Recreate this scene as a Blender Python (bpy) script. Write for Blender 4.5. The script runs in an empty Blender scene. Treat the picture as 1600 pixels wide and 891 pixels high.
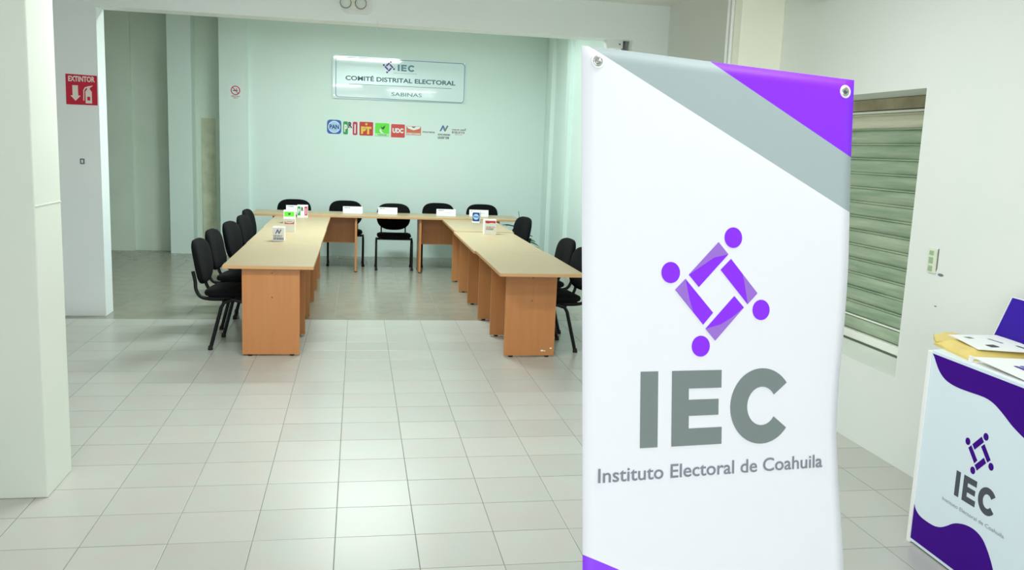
import bpy, bmesh, math, random
from mathutils import Matrix, Vector
random.seed(7)
S = bpy.context.scene
COL = S.collection
PI = math.pi

# ------------------------------------------------------------------ camera
cd = bpy.data.cameras.new('camera'); cam = bpy.data.objects.new('camera', cd); COL.objects.link(cam)
r = Vector((0.98430145, -0.17202832, 0.03945767)); u = Vector((-0.01154586, 0.16032246, 0.98699716)); f = Vector((0.17611741, 0.97195831, -0.15581942))
cam.matrix_world = Matrix(((r.x, u.x, -f.x, 1.14469), (r.y, u.y, -f.y, -3.71765), (r.z, u.z, -f.z, 1.74317), (0, 0, 0, 1)))
cd.sensor_width = 36; cd.lens = 36 * 1359.255 / 1600; cd.clip_start = 0.05
S.camera = cam
# ------------------------------------------------------------------ world, lights, exposure
w = bpy.data.worlds.new('world'); S.world = w; w.use_nodes = True
w.node_tree.nodes['Background'].inputs[0].default_value = (0.9, 1.0, 1.0, 1)
w.node_tree.nodes['Background'].inputs[1].default_value = 0.5
S.view_settings.view_transform = 'Standard'; S.view_settings.look = 'None'
S.view_settings.exposure = 0.09; S.view_settings.gamma = 1.0; S.view_settings.use_curve_mapping = False
S.cycles.use_denoising = True
S.cycles.max_bounces = 10; S.cycles.diffuse_bounces = 6; S.cycles.caustics_reflective = False; S.cycles.caustics_refractive = False

WARM = (0.96, 1.0, 0.985); COOL = (0.84, 1.0, 0.96); DAY = (0.93, 0.985, 1.0)
# the tubes of the ceiling lights (x, y, z, length, width, watts, colour)
LAMPS = [
    (1.30, 6.05, 3.36, 1.22, 0.22, 138, COOL),
    (3.00, 7.70, 3.36, 1.22, 0.22, 10, COOL),
    (0.60, 8.10, 3.36, 1.22, 0.22, 9, COOL),
    (2.45, 0.60, 3.12, 1.22, 0.22, 28, WARM),  # unseen lamp, added to brighten the cream pier and right wall
    (0.60, 1.60, 3.12, 1.22, 0.22, 53, WARM),  # unseen lamp, added to lift the left pier and the beam face
    (-0.20, -1.40, 3.12, 1.22, 0.22, 16, WARM),
    (2.60, -1.60, 3.12, 1.22, 0.22, 17, WARM),
    (1.10, -4.00, 3.12, 1.22, 0.22, 17, WARM),
]
for (x, y, z, lx, ly, e, c) in LAMPS:
    ld = bpy.data.lights.new('tube_light', 'AREA'); ld.shape = 'RECTANGLE'; ld.size = lx; ld.size_y = ly; ld.energy = e; ld.color = c
    lo = bpy.data.objects.new('tube_light', ld); lo.location = (x, y, z - 0.075); COL.objects.link(lo)
# daylight falling in through the glazed shop entrance behind the camera
ld = bpy.data.lights.new('entrance_daylight', 'AREA'); ld.shape = 'RECTANGLE'; ld.size = 3.6; ld.size_y = 2.3; ld.energy = 108; ld.color = DAY
lo = bpy.data.objects.new('entrance_daylight', ld); lo.location = (1.2, -6.35, 1.3); lo.rotation_euler = (math.radians(90), 0, 0); COL.objects.link(lo)

# ------------------------------------------------------------------ materials
def srgb(r_, g, b):
    f_ = lambda c: (c / 255 / 12.92) if c / 255 <= 0.04045 else ((c / 255 + 0.055) / 1.055) ** 2.4
    return (f_(r_), f_(g), f_(b), 1)
def mat(name, c, rough=0.5, metal=0.0, spec=0.5, coat=0.0, noise=None, bump=None, rnd=0.0, emit=0, scale=None):
    """noise=(scale, amount, other colour) soft mottling; bump=(scale, strength); rnd = value change from piece to piece"""
    m = bpy.data.materials.new(name); m.use_nodes = True
    nt = m.node_tree; N = nt.nodes; L = nt.links; b = N['Principled BSDF']
    b.inputs['Base Color'].default_value = c; b.inputs['Roughness'].default_value = rough; b.inputs['Metallic'].default_value = metal
    b.inputs['Specular IOR Level'].default_value = spec; b.inputs['Coat Weight'].default_value = coat
    co = N.new('ShaderNodeTexCoord'); src = co.outputs['Object']
    if rnd:
        # each piece gets its own patch of the pattern
        oi = N.new('ShaderNodeObjectInfo'); ad = N.new('ShaderNodeVectorMath'); ad.operation = 'MULTIPLY_ADD'
        cx = N.new('ShaderNodeCombineXYZ'); L.new(oi.outputs['Random'], cx.inputs[0]); L.new(oi.outputs['Random'], cx.inputs[1])
        L.new(cx.outputs[0], ad.inputs[0]); ad.inputs[1].default_value = (37, 91, 0); L.new(src, ad.inputs[2]); src = ad.outputs[0]
    if scale:
        mp = N.new('ShaderNodeMapping'); mp.inputs['Scale'].default_value = scale; L.new(src, mp.inputs[0]); src = mp.outputs[0]
    col = None
    if noise:
        n = N.new('ShaderNodeTexNoise'); n.inputs['Scale'].default_value = noise[0]; n.inputs['Detail'].default_value = 5; L.new(src, n.inputs['Vector'])
        rp = N.new('ShaderNodeValToRGB'); rp.color_ramp.elements[0].position = 0.35; rp.color_ramp.elements[1].position = 0.68
        rp.color_ramp.elements[0].color = c; rp.color_ramp.elements[1].color = tuple(c[i] * (1 - noise[1]) + noise[2][i] * noise[1] for i in range(3)) + (1,)
        L.new(n.outputs['Fac'], rp.inputs[0]); col = rp.outputs[0]
    if rnd:
        hs = N.new('ShaderNodeHueSaturation'); mr = N.new('ShaderNodeMapRange'); mr.inputs['To Min'].default_value = 1 - rnd; mr.inputs['To Max'].default_value = 1 + rnd
        L.new(oi.outputs['Random'], mr.inputs[0]); L.new(mr.outputs[0], hs.inputs['Value'])
        if col: L.new(col, hs.inputs['Color'])
        else: hs.inputs['Color'].default_value = c
        col = hs.outputs[0]
    if col: L.new(col, b.inputs['Base Color'])
    if bump:
        n = N.new('ShaderNodeTexNoise'); n.inputs['Scale'].default_value = bump[0]; n.inputs['Detail'].default_value = 4; L.new(src, n.inputs['Vector'])
        bp = N.new('ShaderNodeBump'); bp.inputs['Strength'].default_value = bump[1]; bp.inputs['Distance'].default_value = 0.01
        L.new(n.outputs['Fac'], bp.inputs['Height']); L.new(bp.outputs[0], b.inputs['Normal'])
    if emit:
        b.inputs['Emission Color'].default_value = c; b.inputs['Emission Strength'].default_value = emit
    return m
M = {}
M['wall'] = mat('painted_wall', srgb(230, 233, 230), 0.55, noise=(1.3, 0.5, srgb(224, 231, 224)), bump=(14, 0.10))
M['wall_back'] = mat('painted_wall_green', srgb(226, 240, 237), 0.5, noise=(0.9, 0.5, srgb(218, 238, 230)), bump=(14, 0.08))
M['alcove'] = mat('painted_alcove', srgb(222, 232, 222), 0.6, noise=(1.6, 0.6, srgb(208, 222, 206)), bump=(14, 0.1))
M['pillar'] = mat('painted_pillar', srgb(220, 224, 216), 0.5, noise=(1.4, 0.6, srgb(211, 221, 208)), bump=(10, 0.1))
M['cream'] = mat('painted_cream', srgb(252, 252, 236), 0.4, noise=(2, 0.4, srgb(250, 250, 234)))
M['divider'] = mat('painted_wall_bluish', srgb(246, 252, 254), 0.5, noise=(1.2, 0.5, srgb(240, 249, 252)), bump=(14, 0.08))
M['ceiling'] = mat('ceiling_paint', srgb(236, 238, 232), 0.8)
M['stain'] = mat('rough_plaster_patch', srgb(214, 214, 190), 0.9, noise=(7, 0.8, srgb(184, 188, 164)), bump=(22, 0.6))
M['grout'] = mat('grout', srgb(132, 137, 128), 0.9, noise=(9, 0.6, srgb(104, 108, 100)))
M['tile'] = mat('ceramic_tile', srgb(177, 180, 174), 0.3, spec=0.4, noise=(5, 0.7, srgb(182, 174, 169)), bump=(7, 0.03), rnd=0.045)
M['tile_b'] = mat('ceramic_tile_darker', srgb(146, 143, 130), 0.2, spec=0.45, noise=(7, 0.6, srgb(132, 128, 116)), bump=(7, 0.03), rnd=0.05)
M['wood'] = mat('beech_laminate_top', srgb(187, 164, 130), 0.35, spec=0.4, noise=(3.2, 0.6, srgb(179, 155, 119)), scale=(1, 8, 1))
M['wood_side'] = mat('beech_laminate_side', srgb(196, 132, 80), 0.40, noise=(4, 0.6, srgb(188, 122, 70)), scale=(6, 6, 0.5))
M['edge'] = mat('beech_edge_band', srgb(206, 160, 112), 0.4)
M['fabric'] = mat('black_fabric', srgb(13, 14, 18), 0.95, spec=0.2, bump=(160, 0.3), noise=(60, 0.4, srgb(10, 11, 14)))
M['black'] = mat('black_steel', srgb(10, 11, 13), 0.4, spec=0.3)
M['rubber'] = mat('black_rubber', srgb(18, 18, 18), 0.8)
M['chrome'] = mat('bright_metal', srgb(200, 200, 198), 0.25, metal=1)
M['gunmetal'] = mat('grey_metal', srgb(120, 122, 124), 0.4, metal=0.6)
M['shutter'] = mat('shutter_slat', srgb(176, 192, 166), 0.45, noise=(5, 0.75, srgb(120, 150, 124)), bump=(40, 0.1), scale=(1, 0.35, 4))
M['shutter_cream'] = mat('shutter_slat_cream', srgb(226, 226, 204), 0.45, noise=(6, 0.7, srgb(200, 204, 178)), scale=(1, .5, 7))
M['seam'] = mat('shutter_seam', srgb(84, 98, 78), 0.6)
M['rail'] = mat('white_rail', srgb(242, 244, 236), 0.4)
M['box_rust'] = mat('shutter_housing', srgb(190, 180, 152), 0.6, noise=(6, 0.8, srgb(150, 138, 112)))
M['white'] = mat('white_plastic', srgb(240, 242, 242), 0.35)
M['paper'] = mat('white_paper', srgb(238, 240, 240), 0.7)
M['offwhite'] = mat('aged_plastic', srgb(220, 228, 206), 0.4)
M['socket'] = mat('green_grey_socket', srgb(158, 184, 150), 0.5)
M['ink'] = mat('dark_ink', srgb(62, 66, 74), 0.6)
M['inkblue'] = mat('navy_ink', srgb(40, 58, 110), 0.6)
M['purple'] = mat('banner_violet', srgb(140, 48, 250), 0.45, spec=.2)
M['violet_bar'] = mat('banner_violet_bar', srgb(138, 46, 244), 0.45, spec=.2)
M['violet_pale'] = mat('banner_violet_pale', srgb(150, 104, 205), 0.4)
M['greyletter'] = mat('grey_letter_ink', srgb(120, 130, 130), 0.5, spec=.2)
M['tagline'] = mat('grey_tagline_ink', srgb(126, 128, 142), 0.45)
M['kpurple'] = mat('kiosk_purple', srgb(62, 0, 136), 0.6, spec=0.12)
M['kwhite'] = mat('kiosk_white', srgb(222, 236, 246), 0.35)
M['kdark'] = mat('kiosk_dark_letter', srgb(66, 72, 86), 0.4)
M['ktag'] = mat('kiosk_grey_letter', srgb(140, 146, 156), 0.4)
M['kboard'] = mat('kiosk_board_purple', srgb(52, 0, 166), 0.25, coat=0.4)
M['manila'] = mat('manila_envelope', srgb(226, 204, 124), 0.6, noise=(8, 0.5, srgb(212, 184, 100)))
M['red'] = mat('sign_red', srgb(206, 24, 62), 0.4)
M['sign_white'] = mat('sign_white', srgb(242, 232, 226), 0.4)
M['acrylic'] = mat('acrylic_board', srgb(230, 246, 250), 0.06, coat=0.6)
M['signline'] = mat('sign_border_ink', srgb(120, 150, 176), 0.4)
M['signdark'] = mat('sign_dark_ink', srgb(62, 96, 112), 0.4)
M['signteal'] = mat('sign_teal_ink', srgb(84, 138, 150), 0.4)
M['signpurple'] = mat('sign_purple_ink', srgb(88, 48, 150), 0.4)
M['leaf'] = mat('leaf_green', srgb(44, 92, 40), 0.45, noise=(12, 0.6, srgb(70, 122, 54)))
M['pot'] = mat('clay_pot', srgb(150, 92, 62), 0.8)
M['soil'] = mat('soil', srgb(60, 46, 36), 0.95)
M['glass_lamp'] = mat('frosted_lamp', srgb(226, 232, 230), 0.15)
M['diffuser'] = mat('lit_tube', (1, 1, 0.97, 1), 0.4, emit=3)
for k, c in dict(l_blue=(36, 98, 190), l_navy=(22, 60, 140), l_ltblue=(168, 208, 240), l_green=(40, 158, 84), l_red=(200, 34, 58), l_rose=(196, 44, 84), l_black=(66, 66, 60),
                 l_ptred=(204, 48, 44), l_yellow=(240, 200, 84), l_lime=(104, 226, 62), l_dgreen=(40, 90, 42), l_pgreen=(190, 238, 184), l_udc=(216, 72, 68), l_orange=(214, 110, 76),
                 l_maroon=(128, 88, 96), l_n1=(74, 108, 178), l_n2=(112, 122, 130), l_txt=(54, 70, 88), l_brown=(150, 92, 82)).items():
    M[k] = mat('print_' + k, srgb(*c), 0.5)

# ------------------------------------------------------------------ mesh helpers
class MB:
    def __init__(s): s.v = []; s.f = []; s.mi = []; s.sm = []
    def add(s, vs, fs, mi=0, smooth=False):
        o = len(s.v); s.v += [tuple(v) for v in vs]
        for f_ in fs: s.f.append(tuple(i + o for i in f_)); s.mi.append(mi); s.sm.append(smooth)
        return s
    def box(s, a, b, mi=0, bev=0.0, Mx=None):
        x0, y0, z0 = a; x1, y1, z1 = b
        if bev <= 0:
            vs = [Vector(p) for p in [(x0, y0, z0), (x1, y0, z0), (x1, y1, z0), (x0, y1, z0), (x0, y0, z1), (x1, y0, z1), (x1, y1, z1), (x0, y1, z1)]]
            fs = [(0, 3, 2, 1), (4, 5, 6, 7), (0, 1, 5, 4), (1, 2, 6, 5), (2, 3, 7, 6), (3, 0, 4, 7)]
        else:
            bm = bmesh.new(); bmesh.ops.create_cube(bm, size=1)
            for v in bm.verts: v.co = Vector(((x0 + x1) / 2 + v.co.x * (x1 - x0), (y0 + y1) / 2 + v.co.y * (y1 - y0), (z0 + z1) / 2 + v.co.z * (z1 - z0)))
            bmesh.ops.bevel(bm, geom=bm.edges[:], offset=bev, segments=2, affect='EDGES', profile=0.6)
            bm.verts.index_update(); vs = [v.co.copy() for v in bm.verts]; fs = [tuple(v.index for v in f_.verts) for f_ in bm.faces]; bm.free()
        if Mx: vs = [Mx @ v for v in vs]
        return s.add(vs, fs, mi)
    def prism(s, pts, z0, z1, mi=0, Mx=None):
        """polygon in xy (any simple outline), extruded z0..z1"""
        from mathutils.geometry import tessellate_polygon
        n = len(pts); a = sum(pts[i][0] * pts[(i + 1) % n][1] - pts[(i + 1) % n][0] * pts[i][1] for i in range(n))
        if a < 0: pts = list(reversed(pts))
        tri = tessellate_polygon([[Vector((p[0], p[1], 0)) for p in pts]])
        vs = [Vector((p[0], p[1], z0)) for p in pts] + [Vector((p[0], p[1], z1)) for p in pts]; fs = []
        for t in tri:
            A, B, Cc = [Vector(pts[i]) for i in t]
            if (B - A).cross(Cc - A) < 0: t = (t[0], t[2], t[1])
            fs.append(tuple(i + n for i in t)); fs.append(tuple(reversed(t)))
        for i in range(n): j = (i + 1) % n; fs.append((i, j, j + n, i + n))
        if Mx: vs = [Mx @ v for v in vs]
        return s.add(vs, fs, mi)
    def tube(s, path, rad, seg=10, mi=0, caps=True, sy=1.0):
        path = [Vector(p) for p in path]; n = len(path); rr = rad if isinstance(rad, (list, tuple)) else [rad] * n; vs = []; fs = []
        up = None
        for i, p in enumerate(path):
            d = (path[min(i + 1, n - 1)] - path[max(i - 1, 0)]).normalized()
            if up is None: up = Vector((0, 0, 1)) if abs(d.z) < 0.9 else Vector((0, 1, 0))
            a = d.cross(up)
            a = a.normalized(); b = a.cross(d).normalized(); up = b
            for k in range(seg):
                t = 2 * PI * k / seg; vs.append(p + a * math.cos(t) * rr[i] + b * math.sin(t) * rr[i] * sy)
        for i in range(n - 1):
            for k in range(seg):
                k2 = (k + 1) % seg; fs.append((i * seg + k, i * seg + k2, (i + 1) * seg + k2, (i + 1) * seg + k))
        s.add(vs, fs, mi, True)
        if caps:
            s.add(vs[:seg], [tuple(reversed(range(seg)))], mi); s.add(vs[-seg:], [tuple(range(seg))], mi)
        return s
    def lathe(s, prof, c=(0, 0, 0), seg=24, mi=0, Mx=None):
        vs = []; fs = []; c = Vector(c)
        for (r_, z) in prof:
            for k in range(seg): t = 2 * PI * k / seg; vs.append(c + Vector((r_ * math.cos(t), r_ * math.sin(t), z)))
        for i in range(len(prof) - 1):
            for k in range(seg): k2 = (k + 1) % seg; fs.append((i * seg + k, i * seg + k2, (i + 1) * seg + k2, (i + 1) * seg + k))
        if Mx: vs = [Mx @ v for v in vs]
        s.add(vs, fs, mi, True)
        if prof[0][0] > 1e-5: s.add(vs[:seg], [tuple(reversed(range(seg)))], mi)
        if prof[-1][0] > 1e-5: s.add(vs[-seg:], [tuple(range(seg))], mi)
        return s
    def mesh(s, name):
        me = bpy.data.meshes.new(name); me.from_pydata(s.v, [], s.f); me.polygons.foreach_set('material_index', s.mi); me.polygons.foreach_set('use_smooth', s.sm)
        me.update(); return me

WM = {}
def link(name, me, mats, parent=None, W=None):
    """W = world matrix; meshes are drawn in world metres unless W is given"""
    if mats is not None:
        me.materials.clear()
        for m in (mats if isinstance(mats, (list, tuple)) else [mats]): me.materials.append(M[m] if isinstance(m, str) else m)
    o = bpy.data.objects.new(name, me); COL.objects.link(o)
    W = W if W is not None else Matrix()
    if parent is not None:
        o.parent = parent; o.matrix_basis = WM[parent].inverted() @ W
    else: o.matrix_basis = W
    WM[o] = W
    return o
def build(name, mb, mats, parent=None, W=None): return link(name, mb.mesh(name), mats, parent, W)
def tag(o, label, cat, group=None):
    o['label'] = label; o['category'] = cat
    if group: o['group'] = group
    return o
def thing(name, label, cat, W=None, group=None):
    if W is None: W = Matrix()
    elif not isinstance(W, Matrix): W = Matrix.Translation(W)
    o = bpy.data.objects.new(name, None); o.empty_display_size = 0.1; COL.objects.link(o); o.matrix_basis = W; WM[o] = W
    return tag(o, label, cat, group)
def struct(o): o['kind'] = 'structure'; return o
def copy_tree(o, parent=None, W=None):
    c = o.copy(); COL.objects.link(c)
    if parent is None: c.matrix_basis = W; WM[c] = W
    else: c.parent = parent; c.matrix_basis = o.matrix_basis.copy(); WM[c] = WM[parent] @ c.matrix_basis
    for ch in list(o.children): copy_tree(ch, c)
    return c
def frame(O, a, b, n):
    """matrix whose local x,y,z run along a (right), b (up), n (out of the face)"""
    a, b, n = Vector(a), Vector(b), Vector(n)
    return Matrix(((a.x, b.x, n.x, O[0]), (a.y, b.y, n.y, O[1]), (a.z, b.z, n.z, O[2]), (0, 0, 0, 1)))
def wall_frame(x, y, z): return frame((x, y, z), (1, 0, 0), (0, 0, 1), (0, -1, 0))    # prints on a wall that faces the camera
def text_mesh(txt, width=None, height=None, bold=0.0, depth=0.0006, x=0, y=0, z=0, align='L', shear=0):
    c = bpy.data.curves.new('txt', 'FONT'); c.body = txt; c.size = 1; c.extrude = 0.0; c.offset = bold; c.shear = shear; c.resolution_u = 4
    t = bpy.data.objects.new('txt', c); me = bpy.data.meshes.new_from_object(t)
    xs = [v.co.x for v in me.vertices]; x0, x1 = min(xs), max(xs)
    cap = 0.70
    sy = height / cap if height else 1; sx = width / (x1 - x0) if width else sy
    off = {'L': 0, 'C': -(x1 - x0) * sx / 2, 'R': -(x1 - x0) * sx}[align]
    for v in me.vertices: v.co = Vector(((v.co.x - x0) * sx + x + off, v.co.y * sy + y, z + depth))
    bpy.data.objects.remove(t); bpy.data.curves.remove(c); me.name = 'lettering'
    return me
def words(me, count, m_, parent, W):
    """one object for each printed word: the lettering is cut at its widest gaps"""
    iv = sorted((min(me.vertices[i].co.x for i in p.vertices), max(me.vertices[i].co.x for i in p.vertices), k) for k, p in enumerate(me.polygons))
    end = iv[0][1]; gaps = []
    for a, b, k in iv:
        if a > end: gaps.append((a - end, a))
        end = max(end, b)
    cuts = sorted(a for _, a in sorted(gaps, reverse=True)[:count - 1])
    bins = [[] for _ in range(count)]
    for a, b, k in iv: bins[sum(a >= c_ - 1e-7 for c_ in cuts)].append(k)
    for bn in bins:
        vm = {}; vs = []; fs = []
        for k in bn:
            f_ = []
            for i in me.polygons[k].vertices:
                if i not in vm: vm[i] = len(vs); vs.append(me.vertices[i].co.copy())
                f_.append(vm[i])
            fs.append(tuple(f_))
        build('printed_word', MB().add(vs, fs), m_, parent, W)
def arc(cx, cy, r_, a0, a1, n=24, ry=None):
    ry = ry or r_
    return [(cx + r_ * math.cos(a0 + (a1 - a0) * i / n), cy + ry * math.sin(a0 + (a1 - a0) * i / n)) for i in range(n + 1)]
def disc(cx, cy, r_, n=28, ry=None): return arc(cx, cy, r_, 0, 2 * PI, n, ry)[:-1]
def rrect(x0, y0, x1, y1, r_, n=6):
    return arc(x1 - r_, y0 + r_, r_, -PI / 2, 0, n) + arc(x1 - r_, y1 - r_, r_, 0, PI / 2, n) + arc(x0 + r_, y1 - r_, r_, PI / 2, PI, n) + arc(x0 + r_, y0 + r_, r_, PI, 1.5 * PI, n)
def spline(pts, n=8):
    out = []
    for i in range(len(pts) - 1):
        p0 = Vector(pts[max(i - 1, 0)]); p1 = Vector(pts[i]); p2 = Vector(pts[i + 1]); p3 = Vector(pts[min(i + 2, len(pts) - 1)])
        for k in range(n):
            t = k / n; out.append(tuple(0.5 * ((2 * p1) + (p2 - p0) * t + (2 * p0 - 5 * p1 + 4 * p2 - p3) * t * t + (3 * p1 - p0 - 3 * p2 + p3) * t ** 3)))
    out.append(tuple(pts[-1])); return out

# ------------------------------------------------------------------ the setting
CW = 4.236        # right wall plane
FY0, FY1 = 5.0, 5.25   # dividing wall / beam
BY = 9.75         # back wall
ZF, ZB = 3.215, 3.46
TX, TY = 0.355, 0.3242
fl = struct(build('floor', MB().box((-5.2, -6.6, -0.2), (CW + 0.5, 10.4, -0.0020)), 'grout'))
# tiles: each one an object as far as the picture lets them be told apart
g = 0.0018
def tile_mesh():
    b = 0.0012; hx, hy = TX / 2 - g, TY / 2 - g; z = -0.0005
    o = [(-hx, -hy, -0.006), (hx, -hy, -0.006), (hx, hy, -0.006), (-hx, hy, -0.006)]
    t = [(-hx, -hy, z - b * .35), (hx, -hy, z - b * .35), (hx, hy, z - b * .35), (-hx, hy, z - b * .35)]
    i = [(-hx + b, -hy + b, z), (hx - b, -hy + b, z), (hx - b, hy - b, z), (-hx + b, hy - b, z)]
    m = MB(); m.add(o + t + i, [(0, 1, 5, 4), (1, 2, 6, 5), (2, 3, 7, 6), (3, 0, 4, 7), (4, 5, 9, 8), (5, 6, 10, 9), (6, 7, 11, 10), (7, 4, 8, 11), (8, 9, 10, 11)])
    return m
tiles = []
for j in range(-20, 32):
    for i in range(-15, 13):
        back = j >= 15.5
        if j == 15: continue
        cx = (i + 0.5) * TX + (0.225 if back else 0); cy = (j + 0.5) * TY + (0.0 if back else 0)
        if cx + TX / 2 > CW + 0.12: continue
        tiles.append((cx, cy, back))
def seen(cx, cy): return -0.75 < cy < 6.4 and cx > -0.45 - 0.36 * (cy + 0.18) and not (cx < -0.45 and 0.6 < cy < 0.9)
vis = sorted([t for t in tiles if seen(t[0], t[1])], key=lambda t: (t[0] - 1.14) ** 2 + (t[1] + 3.7) ** 2)[:299]
viss = set(vis)
tm = {}
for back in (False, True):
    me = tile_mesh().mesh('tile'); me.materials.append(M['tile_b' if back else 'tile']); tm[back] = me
for (cx, cy, back) in vis:
    o = link('tile', tm[back], None, fl, Matrix.Translation((cx, cy, (random.random() - .5) * 0.0004)))
    if random.random() < .5: o.rotation_euler.z = PI
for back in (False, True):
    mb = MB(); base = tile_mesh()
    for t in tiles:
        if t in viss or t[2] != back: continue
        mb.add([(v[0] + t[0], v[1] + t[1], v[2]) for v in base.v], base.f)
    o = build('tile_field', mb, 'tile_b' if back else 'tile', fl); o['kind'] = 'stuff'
# cut row under the dividing wall line (threshold strip of narrow tiles)
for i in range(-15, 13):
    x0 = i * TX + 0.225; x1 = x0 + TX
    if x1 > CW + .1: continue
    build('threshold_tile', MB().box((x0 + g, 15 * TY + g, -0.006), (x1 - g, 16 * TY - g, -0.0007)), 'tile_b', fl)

def bx(name, a, b, m, bev=0): return struct(build(name, MB().box(a, b, bev=bev), m))
bx('ceiling', (-5.2, -6.6, ZF), (CW + 0.5, FY1, ZF + 0.12), 'ceiling')
bx('trim_1', (-5.2, FY1, ZB), (CW + 0.5, 10.4, ZB + 0.1), 'ceiling')
# right wall with the shuttered opening
OY0, OY1, OZ0, OZ1 = 0.735, 2.35, 0.51, 2.16
mb = MB(); X1 = CW + 0.42
mb.box((CW, -6.6, 0), (X1, OY0, ZF)); mb.box((CW, OY1, 0), (X1, FY1, ZF)); mb.box((CW, OY0, 0), (X1, OY1, OZ0)); mb.box((CW, OY0, OZ1), (X1, OY1, ZF))
struct(build('wall_right', mb, 'wall'))
bx('wall_back_right', (4.0, FY1, 0), (4.3, 10.4, ZB), 'wall_back')
# dividing wall: left pier, beam, right pier
mb = MB(); mb.box((-5.2, FY0, 0), (-1.21, FY1, ZB)); mb.box((-1.21, FY0, 2.865), (3.86, FY1, ZB)); mb.box((3.86, FY0, 0), (CW, FY1, ZB))
struct(build('wall_divider', mb, 'divider', None))
bx('wall_back', (-0.82, BY, 0), (4.0, BY + 0.6, ZB), 'wall_back')
bx('wall_left', (-5.4, -6.6, 0), (-5.2, 10.4, ZB), 'wall')
bx('wall_front', (-5.2, -6.75, 0), (CW + 0.42, -6.6, ZB), 'wall')
# alcove behind the pillars at the left end of the back wall
bx('wall_alcove', (-5.2, 10.05, 0), (-0.82, 10.35, ZB), 'alcove')
bx('trim_2', (-3.4, 9.98, 0), (-2.12, 10.05, ZB), 'alcove')
bx('trim_3', (-1.56, 9.74, 0), (-1.235, 10.05, ZB), 'wall_back')
bx('trim_4', (-0.84, 9.67, 0), (-0.44, 10.05, ZB), 'wall_back')
bx('trim_5', (-1.15, 10.035, 0), (-0.955, 10.052, 2.0), 'stain')
bx('trim_6', (4.0 - 0.06, 9.1, 0), (4.01, 9.35, ZB), 'wall_back')
bx('trim_7', (4.0 - 0.05, 8.0, 0), (4.01, 8.2, ZB), 'wall_back')
# big pillar in front at the left
mb = MB(); mb.box((-0.95, 0.552, 0), (-0.297, 0.91, ZF), bev=0.006)
mb.box((-0.31, 0.56, 1.392), (-0.294, 0.905, 1.397))
struct(build('trim_8', mb, 'pillar'))
# cream pier on the right wall
bx('trim_9', (3.90, 2.50, 0), (CW, 2.74, ZF), 'cream', 0.004)
# roller shutter in its opening
sh = struct(thing('window_1', 'x', 'x', (4.60, 1.34, OZ0)))
del sh['label']; del sh['category']
SX = 4.585
prof = [(0.0, 0.0), (-0.006, 0.010), (-0.014, 0.030), (-0.017, 0.052), (-0.012, 0.074), (-0.002, 0.088), (0.004, 0.0975)]
nslat = 16; SH = 0.0985
for k in range(nslat):
    z0 = 0.585 + k * SH; vs = []; fs = []
    for y in (OY0 - 0.0, OY1 + 0.0):
        for (dx, dz) in prof: vs.append((SX + dx, y, z0 + dz))
        for (dx, dz) in reversed(prof): vs.append((SX + dx + 0.004, y, z0 + dz))
    n = 2 * len(prof)
    for i in range(n): fs.append((i, (i + 1) % n, (i + 1) % n + n, i + n))
    fs += [tuple(reversed(range(n))), tuple(range(n, 2 * n))]
    m = MB().add(vs, fs, 0, False)
    # the lock seam that bulges between two slats
    m.tube([(SX - 0.008, OY0, z0 + 0.0935), (SX - 0.008, OY1, z0 + 0.0935)], 0.0055, 8, 1)
    build('shutter_slat', m, ['shutter_cream' if k >= 14 else 'shutter', 'seam'], sh)
m = MB(); m.box((SX - 0.03, OY0, OZ0 + 0.012), (SX + 0.02, OY1, OZ0 + 0.068), bev=0.006)
build('bottom_rail', m, 'rail', sh)
m = MB(); m.box((SX - 0.035, OY0, OZ0 + 0.0), (SX + 0.03, OY1, OZ0 + 0.011)); build('rubber_seal', m, 'seam', sh)
build('painted_light_slit', MB().box((SX - 0.018, OY0, 0.677), (SX - 0.012, OY1, 0.687)), 'rail', sh)  # white strip painted in for daylight showing through a slat gap
m = MB(); m.box((SX - 0.05, OY0, OZ1 - 0.075), (SX + 0.06, OY1, OZ1 - 0.002), bev=0.004); build('shutter_housing', m, 'box_rust', sh)
m = MB(); m.box((SX - 0.045, OY0, OZ1 - 0.095), (SX + 0.0, OY1, OZ1 - 0.082)); build('guide_strip', m, 'rail', sh)
bx('trim_10', (X1 - 0.001, OY0 - 0.3, 0), (X1 + 0.05, OY1 + 0.3, ZF), 'wall')
# ceiling lamps (above the picture)
for k, (x, y, z, lx, ly, e, c) in enumerate(LAMPS):
    lab = ['ceiling batten light just behind the beam', 'ceiling batten light at the back right', 'ceiling batten light above the back desks', 'batten light, unseen, added to brighten the cream pier and shutter wall', 'batten light, unseen, added to brighten the beam and left pier',
           'ceiling batten light over the left entrance side', 'ceiling batten light above the tall banner', 'ceiling batten light nearest the entrance'][k]
    t = thing('ceiling_light', 'white ' + lab, 'light', (x, y, z), 'ceiling batten lights')
    zc = ZB if y > FY0 else ZF
    build('housing', MB().box((x - lx / 2 - .03, y - .11, z + .0), (x + lx / 2 + .03, y + .11, z + 0.05), bev=.008), 'white', t)
    for s in (-1, 1): build('tube', MB().tube([(x - lx / 2, y + s * .055, z - .025), (x + lx / 2, y + s * .055, z - .025)], .014, 10), 'diffuser', t)
    build('mount', MB().box((x - .2, y - .03, z + .05), (x + .2, y + .03, zc + 0.002)), 'white', t)

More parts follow.
